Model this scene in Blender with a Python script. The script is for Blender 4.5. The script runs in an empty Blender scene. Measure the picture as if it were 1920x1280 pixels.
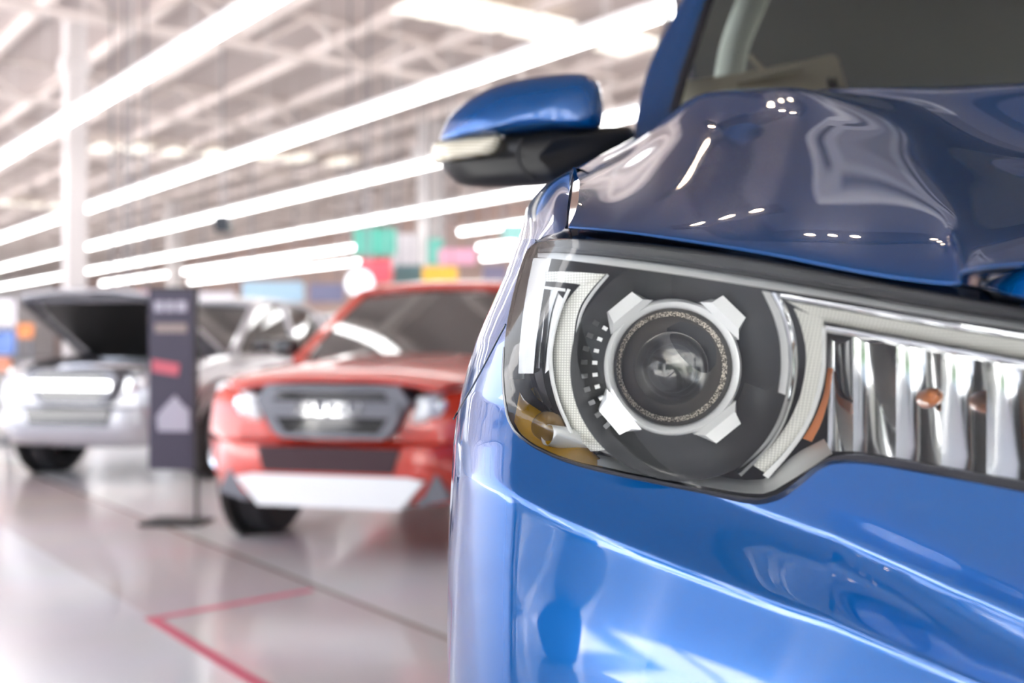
import bpy, math, random
import numpy as np
from mathutils import Vector, Matrix
random.seed(4)
C = bpy.context.scene.collection
sc = bpy.context.scene
# ------------------------------------------------------------------ camera, world, exposure
HC = 1.22                      # camera height
FP = 2000.0                    # focal length in pixels of the 1920 wide frame
cam_d = bpy.data.cameras.new('camera'); cam = bpy.data.objects.new('camera', cam_d); C.objects.link(cam)
cam.location = (0, 0, HC); cam.rotation_euler = (math.pi/2, 0, 0)
cam_d.sensor_width = 36.0; cam_d.lens = 36.0*FP/1920.0
cam_d.clip_start = 0.02; cam_d.clip_end = 400
cam_d.dof.use_dof = True; cam_d.dof.focus_distance = 0.98; cam_d.dof.aperture_fstop = 3.4
sc.camera = cam
world = bpy.data.worlds.new('world'); sc.world = world; world.use_nodes = True
wn = world.node_tree.nodes; wl = world.node_tree.links
bg = wn['Background']
tc = wn.new('ShaderNodeTexCoord'); sep = wn.new('ShaderNodeSeparateXYZ'); ramp = wn.new('ShaderNodeValToRGB')
wl.new(tc.outputs['Generated'], sep.inputs[0]); wl.new(sep.outputs['Z'], ramp.inputs[0]); wl.new(ramp.outputs[0], bg.inputs[0])
ramp.color_ramp.elements[0].position = 0.0; ramp.color_ramp.elements[0].color = (0.93, 0.94, 0.97, 1)
ramp.color_ramp.elements[1].position = 0.7; ramp.color_ramp.elements[1].color = (0.55, 0.70, 0.98, 1)
bg.inputs[1].default_value = 1.5
sc.view_settings.view_transform = 'Standard'; sc.view_settings.look = 'None'
sc.view_settings.gamma = 1.0; sc.view_settings.use_curve_mapping = False
sc.view_settings.exposure = 1.4
sun_d = bpy.data.lights.new('sun','SUN'); sun = bpy.data.objects.new('sun',sun_d); C.objects.link(sun)
sun_d.energy = 20; sun_d.angle = math.radians(.6); sun_d.color = (1,.96,.90)
sun.rotation_euler = Vector((-.35,.45,-.82)).to_track_quat('-Z','Y').to_euler()
sc.cycles.use_denoising = True
sc.cycles.max_bounces = 10; sc.cycles.transparent_max_bounces = 16
sc.cycles.caustics_reflective = False; sc.cycles.caustics_refractive = False

# ------------------------------------------------------------------ materials
def srgb(r, g, b):
    f = lambda c: (c/255/12.92) if c/255 <= 0.04045 else ((c/255+0.055)/1.055)**2.4
    return (f(r), f(g), f(b), 1)
MATS = {}
def mat(name, col=(.5,.5,.5,1), rough=.5, metal=0., coat=0., emit=None, estr=1., spec=.5, ior=None, noise=None):
    m = bpy.data.materials.new(name); m.use_nodes = True
    b = m.node_tree.nodes['Principled BSDF']
    b.inputs['Base Color'].default_value = col
    b.inputs['Roughness'].default_value = rough; b.inputs['Metallic'].default_value = metal
    b.inputs['Coat Weight'].default_value = coat; b.inputs['Coat IOR'].default_value = 1.75; b.inputs['Coat Roughness'].default_value = .015
    b.inputs['Specular IOR Level'].default_value = spec
    if emit: b.inputs['Emission Color'].default_value = emit; b.inputs['Emission Strength'].default_value = estr
    if noise:                    # (scale, second colour) slight material mottling
        n = m.node_tree.nodes.new('ShaderNodeTexNoise'); n.inputs['Scale'].default_value = noise[0]
        mx = m.node_tree.nodes.new('ShaderNodeMix'); mx.data_type = 'RGBA'
        t = m.node_tree.nodes.new('ShaderNodeTexCoord'); m.node_tree.links.new(t.outputs['Object'], n.inputs['Vector'])
        mx.inputs[6].default_value = col; mx.inputs[7].default_value = noise[1]
        m.node_tree.links.new(n.outputs['Fac'], mx.inputs[0]); m.node_tree.links.new(mx.outputs[2], b.inputs['Base Color'])
    MATS[name] = m; return m
def glass_mat(name, tint, ior=1.5, rough=0.0, bump=None):
    """clear cover: transparent tinted body with a fresnel mirror on top"""
    m = bpy.data.materials.new(name); m.use_nodes = True; nt = m.node_tree; nt.nodes.clear()
    o = nt.nodes.new('ShaderNodeOutputMaterial'); mx = nt.nodes.new('ShaderNodeMixShader'); fr = nt.nodes.new('ShaderNodeFresnel')
    tr = nt.nodes.new('ShaderNodeBsdfTransparent'); gl = nt.nodes.new('ShaderNodeBsdfGlossy')
    fr.inputs[0].default_value = ior; tr.inputs[0].default_value = tint; gl.inputs['Roughness'].default_value = rough
    nt.links.new(fr.outputs[0], mx.inputs[0]); nt.links.new(tr.outputs[0], mx.inputs[1]); nt.links.new(gl.outputs[0], mx.inputs[2]); nt.links.new(mx.outputs[0], o.inputs[0])
    MATS[name] = m; return m
M_blue  = mat('blue_metallic_paint', (0.0, 0.084, 0.31, 1), .22, .52, 1.0, spec=.25)
M_black = mat('black_plastic', (.012,.011,.010,1), .42)
M_gloss = mat('gloss_black', (.004,.004,.006,1), .12, 0, .6)
M_dgrey = mat('dark_grey_plastic', (.045,.047,.05,1), .28)
M_bowl  = mat('graphite_bezel', (.075,.078,.082,1), .22, .2)
M_chrome= mat('chrome', (.90,.91,.92,1), .06, 1.)
M_facet = mat('reflector_silver', (.93,.94,.95,1), .10, 1.)
M_satin = mat('satin_silver', (.93,.94,.94,1), .30, .12)
M_white = mat('white_plastic', (.92,.93,.92,1), .25)
M_amber = mat('amber_plastic', (.42,.22,.005,1), .25, 0, .4)
M_orange= mat('orange_bulb', (.75,.25,.08,1), .3, 0, .4)
M_taupe = mat('taupe_reflector', (.20,.185,.17,1), .25, .5)
M_rubber= mat('tyre_rubber', (.018,.018,.02,1), .7)
M_alloy = mat('alloy_wheel', (.55,.55,.57,1), .25, .9)
M_lens  = glass_mat('clear_lens_cover', (.985,.99,.985,1), 1.58)
M_glass = glass_mat('tinted_windscreen', (.80,.82,.79,1), 1.5)
M_dglass= mat('dark_car_glass', (.03,.035,.035,1), .05, 0, 1.)
M_interior = mat('cabin_grey', (.24,.24,.22,1), .7)
M_beige = mat('beige_matte', (.80,.72,.55,1), .6)  # coolant tank, and the windscreen reflection modelled as a slab
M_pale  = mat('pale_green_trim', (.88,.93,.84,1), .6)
M_red   = mat('orange_red_paint', srgb(208,44,10), .3, .15, 1.)
M_silver= mat('silver_paint', (.44,.44,.47,1), .28, .35, 1.)
M_whitep= mat('white_paint', (.82,.82,.84,1), .3, 0, 1.)
M_grey_trim = mat('grey_grille', (.16,.16,.18,1), .3, .5)
M_maroon= mat('maroon_mesh', (.035,.004,.010,1), .5)
# real refracting glass for the projector lens
m = bpy.data.materials.new('projector_glass'); m.use_nodes = True; b = m.node_tree.nodes['Principled BSDF']
b.inputs['Base Color'].default_value = (.9,.92,.92,1); b.inputs['Roughness'].default_value = 0; b.inputs['Transmission Weight'].default_value = 1; b.inputs['IOR'].default_value = 1.5
M_ball = m
# prismatic light guide: fine square grid in the plastic
def guide_mat(name, c1, c2, scale):
    m = bpy.data.materials.new(name); m.use_nodes = True; nt = m.node_tree; b = nt.nodes['Principled BSDF']
    t = nt.nodes.new('ShaderNodeTexCoord'); br = nt.nodes.new('ShaderNodeTexBrick'); mp = nt.nodes.new('ShaderNodeMapping')
    mp.inputs['Rotation'].default_value = (math.pi/2, 0, 0)
    nt.links.new(t.outputs['Object'], mp.inputs[0]); nt.links.new(mp.outputs[0], br.inputs['Vector'])
    br.offset = 0; br.inputs['Scale'].default_value = scale; br.inputs['Color1'].default_value = c1; br.inputs['Color2'].default_value = c1
    br.inputs['Mortar'].default_value = c2; br.inputs['Mortar Size'].default_value = .09; br.inputs['Brick Width'].default_value = .5; br.inputs['Row Height'].default_value = .5
    nt.links.new(br.outputs['Color'], b.inputs['Base Color']); b.inputs['Roughness'].default_value = .25
    return m
M_guide = guide_mat('light_guide', (.93,.93,.87,1), (.62,.62,.57,1), 230)
# speckled ring around the projector
m = bpy.data.materials.new('speckled_ring'); m.use_nodes = True; nt = m.node_tree; b = nt.nodes['Principled BSDF']
t = nt.nodes.new('ShaderNodeTexCoord'); n = nt.nodes.new('ShaderNodeTexNoise'); n.inputs['Scale'].default_value = 900; r = nt.nodes.new('ShaderNodeValToRGB')
r.color_ramp.elements[0].position = .47; r.color_ramp.elements[0].color = (.06,.05,.04,1); r.color_ramp.elements[1].position = .55; r.color_ramp.elements[1].color = (.75,.68,.58,1)
nt.links.new(t.outputs['Object'], n.inputs['Vector']); nt.links.new(n.outputs['Fac'], r.inputs[0]); nt.links.new(r.outputs[0], b.inputs['Base Color']); b.inputs['Roughness'].default_value = .3
M_speck = m
def emis(name, col, s): return mat(name, (.8,.8,.8,1), .5, emit=col, estr=s)
M_tube  = emis('lit_tube', (1,.99,.98,1), 4.0)
M_sky   = emis('daylit_roof_panel', (1,.92,.74,1), .42)
M_spot  = emis('warm_spot', (1,.74,.50,1), 22.0)
M_screen= emis('lit_screen', (.80,.90,1,1), .5)

# ------------------------------------------------------------------ object helpers
def tag(o, label=None, cat=None, group=None, kind=None):
    if label: o['label'] = label
    if cat: o['category'] = cat
    if group: o['group'] = group
    if kind: o['kind'] = kind
    return o
def empty(name, loc, rz=0):
    o = bpy.data.objects.new(name, None); C.objects.link(o); o.location = loc; o.rotation_euler = (0,0,rz); o.empty_display_size = .1
    return o
def obj(name, V, F, m, parent=None, smooth=35, off=None, solid=0):
    V = [tuple(float(c) for c in v) for v in V]
    if off is not None: V = [(v[0]-off[0], v[1]-off[1], v[2]-off[2]) for v in V]
    me = bpy.data.meshes.new(name); me.from_pydata(V, [], F); me.update()
    if smooth:
        me.polygons.foreach_set('use_smooth', [True]*len(me.polygons))
        if smooth < 180: me.set_sharp_from_angle(angle=math.radians(smooth))
    me.materials.append(m); me.validate()
    o = bpy.data.objects.new(name, me); C.objects.link(o)
    if parent: o.parent = parent
    if solid:
        md = o.modifiers.new('thickness', 'SOLIDIFY'); md.thickness = solid; md.offset = -1
    return o
class MB:
    def __init__(s): s.V=[]; s.F=[]
    def add(s, V, F):
        n=len(s.V); s.V+= [tuple(v) for v in V]; s.F+=[tuple(i+n for i in f) for f in F]; return s
    def box(s, x0,x1,y0,y1,z0,z1, ch=0):
        if ch:
            return s.prism([(x0+ch,z0),(x1-ch,z0),(x1,z0+ch),(x1,z1-ch),(x1-ch,z1),(x0+ch,z1),(x0,z1-ch),(x0,z0+ch)], y0, y1)
        V=[(x,y,z) for x in (x0,x1) for y in (y0,y1) for z in (z0,z1)]
        return s.add(V,[(0,1,3,2),(4,6,7,5),(0,4,5,1),(2,3,7,6),(0,2,6,4),(1,5,7,3)])
    def prism(s, poly, y0, y1, sx=1., sz=1., cx=0, cz=0):
        """polygon in xz swept from y0 (front) to y1; the front face may be scaled about (cx,cz)"""
        n=len(poly)
        V=[(cx+(x-cx)*sx, y0, cz+(z-cz)*sz) for x,z in poly]+[(x,y1,z) for x,z in poly]
        F=[tuple(range(n)), tuple(range(2*n-1,n-1,-1))]+[(i,(i+n),((i+1)%n)+n,(i+1)%n) for i in range(n)]
        return s.add(V,F)
    def grid(s, G, closed=False):
        R=len(G); K=len(G[0]); V=[tuple(p) for r in G for p in r]; F=[]
        for i in range(R-1):
            for j in range(K if closed else K-1):
                F.append((i*K+j, i*K+(j+1)%K, (i+1)*K+(j+1)%K, (i+1)*K+j))
        return s.add(V,F)
    def lathe(s, prof, c, ax, seg=48, a0=0, a1=2*math.pi):
        ax=Vector(ax).normalized(); u=ax.cross(Vector((0,0,1)))
        if u.length<1e-3: u=Vector((1,0,0))
        u.normalize(); v=u.cross(ax).normalized(); c=Vector(c); G=[]
        full=abs(a1-a0-2*math.pi)<1e-6; n=seg if full else seg+1
        for r,a in prof:
            G.append([c+ax*a+(u*math.cos(a0+(a1-a0)*k/seg)+v*math.sin(a0+(a1-a0)*k/seg))*r for k in range(n)])
        return s.grid(G, full)
    def tube(s, P, r, seg=8):
        P=[Vector(p) for p in P]; G=[]
        for i,p in enumerate(P):
            t=(P[min(i+1,len(P)-1)]-P[max(i-1,0)]).normalized()
            u=t.cross(Vector((0,0,1))) if abs(t.z)<.95 else t.cross(Vector((1,0,0)))
            u.normalize(); v=u.cross(t)
            G.append([p+(u*math.cos(2*math.pi*k/seg)+v*math.sin(2*math.pi*k/seg))*r for k in range(seg)])
        self=s.grid(G, True); n=len(s.V); K=seg
        s.F.append(tuple(range(n-K,n))); s.F.append(tuple(range(n-len(P)*K+K-1, n-len(P)*K-1, -1)))
        return s
    def build(s, name, m, parent=None, smooth=35, off=None, solid=0): return obj(name, s.V, s.F, m, parent, smooth, off, solid)

def W(px, py, d):           # a point at depth d seen at a pixel of the 1920x1280 frame
    return Vector(((px-960)/FP*d, d, HC+(640-py)/FP*d))
def natural(P, n):          # natural cubic spline through the rows of P (k x dims), n samples
    P=np.asarray(P,float); k=len(P)
    if k==2: 
        t=np.linspace(0,1,n)[:,None]; return P[0]*(1-t)+P[1]*t
    A=np.zeros((k,k)); B=np.zeros_like(P); A[0,0]=A[-1,-1]=1
    for i in range(1,k-1): A[i,i-1]=1; A[i,i]=4; A[i,i+1]=1; B[i]=6*(P[i-1]-2*P[i]+P[i+1])
    Mm=np.linalg.solve(A,B); t=np.linspace(0,k-1,n); i=np.minimum(t.astype(int),k-2); f=(t-i)[:,None]
    a,b,ma,mb=P[i],P[i+1],Mm[i],Mm[i+1]
    return a*(1-f)+b*f+((( 1-f)**3-(1-f))*ma+(f**3-f)*mb)/6
def patch(net, nu, nv):     # net[row][col] of 3D points -> smooth grid
    R=[natural(np.array([list(p) for p in r]), nv) for r in net]
    R=np.array(R); out=np.zeros((nu,nv,3))
    for j in range(nv): out[:,j]=natural(R[:,j],nu)
    return [[tuple(p) for p in r] for r in out]
def resample(P, n, closed=False):
    P=[np.array(p,float) for p in P]
    if closed: P=P+[P[0]]
    L=[0]
    for a,b in zip(P,P[1:]): L.append(L[-1]+np.linalg.norm(b-a))
    T=np.linspace(0,L[-1],n+1)[:-1] if closed else np.linspace(0,L[-1],n)
    P=np.array(P); return np.stack([np.interp(T,L,P[:,k]) for k in range(P.shape[1])],1)
def smoothpoly(P, n, it=2, closed=True):   # Chaikin corner cutting, then even spacing
    P=[np.array(p,float) for p in P]
    for _ in range(it):
        Q=[]
        N=len(P)
        if not closed: Q.append(P[0])
        for i in range(N if closed else N-1):
            a=P[i]; b=P[(i+1)%N]; Q+= [a*.8+b*.2, a*.2+b*.8]
        if not closed: Q.append(P[-1])
        P=Q
    return resample(P,n,closed)
def inside(p, poly):
    x,y=p; c=False; j=len(poly)-1
    for i in range(len(poly)):
        xi,yi=poly[i]; xj,yj=poly[j]
        if (yi>y)!=(yj>y) and x<(xj-xi)*(y-yi)/(yj-yi)+xi: c=not c
        j=i
    return c
def nearest(p, poly):
    p=np.array(p); A=np.array(poly); B=np.roll(A,-1,0); D=B-A
    t=np.clip(((p-A)*D).sum(1)/np.maximum((D*D).sum(1),1e-9),0,1); Q=A+D*t[:,None]
    k=((Q-p)**2).sum(1).argmin(); return Q[k]

# ------------------------------------------------------------------ the hall
VX=-0.7635; dv=Vector((-.607,.795,0)); nv=Vector((.795,.607,0)); ANG=math.atan2(.795,-.607)   # long axis of the hall
def hall(p, t, z=0): return nv*p+dv*t+Vector((0,0,z))
def hallbox(mb, p0,p1,t0,t1,z0,z1):
    V=[hall(p,t,z) for p in (p0,p1) for t in (t0,t1) for z in (z0,z1)]
    return mb.add(V,[(0,1,3,2),(4,6,7,5),(0,4,5,1),(2,3,7,6),(0,2,6,4),(1,5,7,3)])
# floor: pale polished tile, a beige lane along the hall, brown joint
fm = bpy.data.materials.new('polished_floor'); fm.use_nodes=True; nt=fm.node_tree; b=nt.nodes['Principled BSDF']
tcn=nt.nodes.new('ShaderNodeTexCoord'); vm=nt.nodes.new('ShaderNodeVectorMath'); vm.operation='DOT_PRODUCT'; vm.inputs[1].default_value=nv
nt.links.new(tcn.outputs['Object'], vm.inputs[0])
rp=nt.nodes.new('ShaderNodeValToRGB'); mr=nt.nodes.new('ShaderNodeMapRange'); mr.inputs['From Min'].default_value=0; mr.inputs['From Max'].default_value=4
nt.links.new(vm.outputs['Value'], mr.inputs[0]); nt.links.new(mr.outputs[0], rp.inputs[0])
P_RED, P_BROWN = 1.585, 2.43
cr=rp.color_ramp; cr.interpolation='CONSTANT'
pale=(.80,.785,.785,1); lane=(.70,.625,.60,1); joint=(.36,.28,.21,1)
cr.elements[0].position=0; cr.elements[0].color=pale; cr.elements[1].position=P_RED/4; cr.elements[1].color=lane
for pos,c in ((P_BROWN/4,joint),((P_BROWN+.035)/4,(.78,.765,.75,1))):
    e=cr.elements.new(pos); e.color=c
nn=nt.nodes.new('ShaderNodeTexNoise'); nn.inputs['Scale'].default_value=1.4; mxx=nt.nodes.new('ShaderNodeMix'); mxx.data_type='RGBA'; mxx.blend_type='MULTIPLY'; mxx.inputs[0].default_value=.16
nt.links.new(tcn.outputs['Object'], nn.inputs['Vector']); nt.links.new(rp.outputs[0], mxx.inputs[6]); nt.links.new(nn.outputs['Color'], mxx.inputs[7]); nt.links.new(mxx.outputs[2], b.inputs['Base Color'])
b.inputs['Roughness'].default_value=.16; b.inputs['Specular IOR Level'].default_value=.45
mb=MB(); mb.box(-60,60,-4.2,120,-.1,0); tag(mb.build('floor', fm, smooth=0), kind='structure')
M_redtape=mat('red_floor_tape',(.62,.10,.16,1),.5)
mb=MB(); t_c=None
def onfloor(px,py):
    d=HC*FP/(py-640); return Vector(((px-960)/FP*d, d, 0))
def strip_floor(mb,a,b,w,z=.002):
    a=Vector(a); b=Vector(b); s=(b-a).normalized(); q=Vector((-s.y,s.x,0))*w/2
    V=[a-q,a+q,b+q,b-q]; V=[Vector((v.x,v.y,0)) for v in V]+[Vector((v.x,v.y,z)) for v in V]
    return mb.add(V,[(4,5,6,7),(0,1,5,4),(1,2,6,5),(2,3,7,6),(3,0,4,7)])
A=onfloor(285,1160); B=onfloor(585,1106); D=A-dv*2.4
mb=MB(); strip_floor(mb,A-(D-A).normalized()*.03,D,.055); strip_floor(mb,A,B,.05,.0025)
tag(mb.build('floor_tape',M_redtape,smooth=0),'red tape corner stuck on the beige floor lane','floor marking')
# ceiling, beams and purlins
M_ceil=mat('taupe_roof_sheet',(.50,.43,.41,1),.8,noise=(.25,(.36,.31,.30,1)))
M_beam=mat('pale_steel_beam',(.60,.53,.50,1),.7)
ZC=6.6
mb=MB(); hallbox(mb,-6,26,-2,95,ZC,ZC+.1); tag(mb.build('ceiling',M_ceil,smooth=0),kind='structure')
for i,t in enumerate(range(4,90,6)):
    mb=MB(); hallbox(mb,-6,26,t-.12,t+.12,ZC-.75,ZC-.66); hallbox(mb,-6,26,t-.05,t+.05,ZC-.08,ZC)
    for k in range(0,32):     # zigzag web of the truss
        a=hall(-6+k,t,ZC-.7 if k%2 else ZC-.05); b_=hall(-5+k,t,ZC-.05 if k%2 else ZC-.7); mb.tube([a,b_],.045,6)
    tag(mb.build('trim_%d'%(i+1),M_beam,smooth=0),kind='structure')
mb=MB()
for p in np.arange(-5,26,1.55): hallbox(mb,p-.06,p+.06,-2,95,ZC-.2,ZC)
tag(mb.build('ceiling_purlin',M_beam,smooth=0),kind='structure')
# daylit roof panels
for i,(px,py,wd) in enumerate([(800,10,1.),(860,22,1.1),(930,36,1.2),(1010,52,1.2),(1180,85,1.2),(200,278,1.1),(265,280,1.),(330,285,.9),(400,288,.8),(500,292,.9),(560,297,.9),(640,304,.9),(20,382,1.2),(60,385,1.),(110,387,1.)]):
    dd=(ZC-.22-HC)*FP/(640-py); c=W(px,py,dd); p=c.dot(nv); t=c.dot(dv)
    mb=MB(); hallbox(mb,p-wd*.30,p+wd*.30,t-.55,t+.55,ZC-.23,ZC-.2)
    tag(mb.build('window_%d'%(i+1),M_sky,smooth=0),kind='structure')
# far side wall
M_wall=mat('brick_tinted_wall',(.40,.27,.23,1),.8,noise=(.4,(.50,.38,.34,1)))
mb=MB(); hallbox(mb,24,24.2,5,95,0,ZC); tag(mb.build('wall_right',M_wall,smooth=0),kind='structure')
M_wall2=mat('pale_end_wall',(.92,.90,.91,1),.7)
mb=MB(); hallbox(mb,-6,24,95,95.2,0,ZC); tag(mb.build('wall_back',M_wall2,smooth=0),kind='structure')
# columns
M_col=mat('white_column',(.56,.525,.52,1),.6)
for i,(px,dd,w) in enumerate([(140,17.5,.42),(808,25.5,.66),(328,40,.62),(700,47,.6)]):
    c=W(px,640,dd); p=c.dot(nv); t=c.dot(dv)
    mb=MB(); hallbox(mb,p-w*.36,p+w*.36,t-w*.36,t+w*.36,0,ZC-.1); hallbox(mb,p-w*.45,p+w*.45,t-w*.45,t+w*.45,0,.15)
    hallbox(mb,p-w*.5,p+w*.5,t-w*.5,t+w*.5,ZC-1.0,ZC-.75)
    tag(mb.build('column',M_col,smooth=0),kind='structure')
# rows of fluorescent battens
HS=2.9; ZS=HC+HS; SEG=1.86
rows=[('nearest and highest',.596,3.0,40),('second',.3407,5.5,64),('third',.2425,8,70),('fourth',.180,9,75),('fifth',.1433,15,80),('sixth',.1208,18,80),('seventh',.1056,24,80)]
M_batten=mat('white_batten',(.75,.75,.75,1),.5)
protoL=None
for ri,(nm,sl,y0,y1) in enumerate(rows):
    p=HS/(1.2584*sl)
    tA=(y0-.607*p)/.795; tB=(y1-.607*p)/.795; k=0; t=tA
    while t<tB:
        c=hall(p,t+SEG/2,ZS); pxc=960+FP*c.x/c.y
        skip=(ri==2 and abs(pxc-418)<14) or (ri==4 and not(180<pxc<318 or 345<pxc<668 or 750<pxc<795 or pxc>838)) or (ri==5 and not(350<pxc<668 or 885<pxc<955)) or (ri==6 and not 885<pxc<955)
        if not skip:
            if protoL is None:
                protoL=empty('strip_light',c,ANG)
                m1=MB(); m1.box(-SEG/2+.01,SEG/2-.01,-.07,.07,.05,.11); m1.box(-SEG/2+.1,-SEG/2+.105,-.003,.003,.09,ZC-ZS-.02); m1.build('housing',M_batten,protoL,0)
                m2=MB(); m2.lathe([(.0,-SEG/2+.02),(.065,-SEG/2+.02),(.065,SEG/2-.02),(.0,SEG/2-.02)],(0,0,0),(1,0,0),10); m2.build('tube',M_tube,protoL)
                r=protoL
            else:
                r=protoL.copy(); C.objects.link(r); r.location=c
                for ch in protoL.children:
                    q=ch.copy(); C.objects.link(q); q.parent=r
            tag(r,'lit white tube batten in the %s row of lights hung below the roof'%nm if ri else 'lit white tube batten in the steepest, nearest row at upper left','ceiling light','strip lights of the %s row'%nm)
        t+=SEG; k+=1
# small dark speaker hung between two battens of the third row
def at(px,py,d): return W(px,py,d)
r=empty('hanging_loudspeaker',at(418,418,17)); mb=MB(); mb.box(-.12,.12,-.1,.1,-.15,.12,.04); mb.build('cabinet',M_gloss,r); mb=MB(); mb.tube([(0,0,.12),(0,0,ZC-r.location.z)],.012,6); mb.build('drop_rod',M_grey_trim,r)
tag(r,'small dark loudspeaker hanging in the gap of a strip light row','loudspeaker')
# low ceiling over the blue truck (reflected in its bonnet): grey soffit, dark lamp track, air conditioner
M_soffit=mat('grey_soffit',(.09,.082,.088,1),.7)
mb=MB(); mb.box(-2.2,18,-4.0,6.3,3.45,3.6); tag(mb.build('ceiling_soffit',M_soffit,smooth=0),kind='structure')
M_recess=mat('black_lamp_channel',(.004,.004,.005,1),.6)
mb=MB()
for x0,x1,y0,y1 in ((.72,6,3.25,3.5),(.72,.95,3.5,5.7),(.72,6,5.7,5.92),(-1.6,6,-2.6,-2.3)): mb.box(x0,x1,y0,y1,3.44,3.455)
tag(mb.build('trim_0',M_recess,smooth=0),kind='structure')
sp0=None
for x,y in ((1.18,3.37),(2.5,3.37),(.83,4.0),(.83,5.25),(.3,-2.45),(1.9,-2.45)):
    if sp0 is None:
        sp0=empty('triple_spot_lamp',(x,y,3.44)); m1=MB(); m1.box(-.24,.24,-.09,.09,-.02,.0,.004); m1.build('housing',M_black,sp0,0)
        for k in (-1,0,1):
            m2=MB(); m2.lathe([(0,-.03),(.014,-.03),(.018,-.02),(.018,0)],(k*.12,0,0),(0,0,1),16); m2.build('spot',M_spot,sp0)
        r=sp0
    else:
        r=sp0.copy(); C.objects.link(r); r.location=(x,y,3.44)
        for ch in sp0.children: q=ch.copy(); C.objects.link(q); q.parent=r
    tag(r,'warm triple spot lamp in the dark ceiling channel over the blue truck','ceiling light','triple spots over the blue truck')
r=empty('air_conditioner',(1.66,4.42,3.448)); r.scale=(.78,.78,1); m1=MB(); m1.box(-.48,.48,-.48,.48,-.05,0,.01); p=m1.build('panel',mat('ac_panel',(.40,.385,.39,1),.5),r,0)
m1=MB(); m1.box(-.24,.24,-.24,.24,-.056,-.05); m1.build('intake_grille',mat('ac_grille',(.22,.21,.22,1),.5),r,0)
for x,y,w,h in ((0,.38,.30,.03),(0,-.38,.30,.03),(.38,0,.03,.30),(-.38,0,.03,.30)):
    m1=MB(); m1.box(x-w,x+w,y-h,y+h,-.056,-.05); m1.build('air_slot',M_black,r,0)
tag(r,'square ceiling air conditioner above the blue bonnet','air conditioner')

# ------------------------------------------------------------------ shop front behind the camera, open to the daylight
M_front=mat('white_front_frame',(.86,.86,.86,1),.5)
mb=MB()
for x in (-9,-5.4,-1.9,.55,3.2,6.6,10): mb.box(x-.18,x+.18,-4.0,-3.7,0,3.45)
mb.box(-14,14,-4.0,-3.7,3.3,4.2)
for x in (-7.2,-3.6,-.7,1.9,4.9,8.3): mb.box(x-.03,x+.03,-3.9,-3.8,0,3.3)
tag(mb.build('wall_front',M_front,smooth=0),kind='structure')
M_pave=mat('pale_paving',(.75,.75,.73,1),.8)
mb=MB(); mb.box(-60,60,-9.5,-4.2,-.12,-.02); tag(mb.build('floor_outside',M_pave,smooth=0),kind='structure')
mb=MB(); mb.box(-60,60,-70,-9.5,-.16,-.06); tag(mb.build('road',mat('concrete_road',(.30,.30,.30,1),.8),smooth=0),kind='structure')
for x in (-8,-3.4,.1,1.9,4.6,8.5):
    mb=MB(); mb.box(x-.3,x+.3,-8.9,-8.3,-.02,7); mb.box(x-.4,x+.4,-9.0,-8.2,-.02,.3); tag(mb.build('column',M_front,smooth=0),kind='structure')
mb=MB(); mb.box(-30,30,-34,-33,0,9); 
tag(mb.build('wall_outside',mat('blue_grey_facade',(.16,.19,.22,1),.6),smooth=0),kind='structure')
mb=MB()
for x in range(2,26,4):
    for z in (1,4): mb.box(x,x+2.2,-33.02,-32.98,z,z+1.6)
tag(mb.build('window_0',M_dglass,smooth=0),kind='structure')
M_hedge=mat('hedge_leaf',(.05,.10,.03,1),.9,noise=(3,(.02,.05,.015,1)))
mb=MB()
for i in range(40):
    x=-16+i*.85+random.uniform(-.3,.3)
    if 2.5<x<5.5: continue
    h=random.uniform(1.6,3.2); mb.lathe([(.0,0),(.9,.3),(1.1,h*.5),(.7,h*.85),(0,h)],(x,-19+random.uniform(-.6,.6),0),(0,0,1),9)
tag(mb.build('hedge',M_hedge),'dark green hedge outside the shop front','hedge',kind='stuff')

# ------------------------------------------------------------------ pickups standing in the hall
def wheel(parent, x, y, R=.38, side=1, name='wheel'):
    s=side
    mb=MB(); mb.lathe([(R*.62,-.11),(R*.9,-.125),(R,-.09),(R,.09),(R*.9,.125),(R*.62,.11)],(x,y,R),(1,0,0),40)
    w=mb.build(name,M_rubber,parent)
    mb=MB(); mb.lathe([(R*.64,.10*s),(R*.60,.115*s),(R*.58,.08*s)],(x,y,R),(1,0,0),32); mb.lathe([(.0,.10*s),(.06,.10*s),(.07,.07*s)],(x,y,R),(1,0,0),16)
    for k in range(6):
        a=k*math.pi/3; u=Vector((0,math.cos(a),math.sin(a))); v=Vector((0,-math.sin(a),math.cos(a))); c=Vector((x,y,R))
        V=[c+u*r+v*q*wd+Vector((o*s,0,0)) for r,wd in ((.05,.030),(R*.61,.045)) for q in (-1,1) for o in (.06,.10)]
        mb.add(V,[(0,1,3,2),(4,6,7,5),(0,4,5,1),(2,3,7,6),(0,2,6,4),(1,5,7,3)])
    mb.lathe([(R*.6,.02*s),(0,.02*s)],(x,y,R),(1,0,0),24)
    mb.build('rim',M_alloy,w)
    return w
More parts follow.
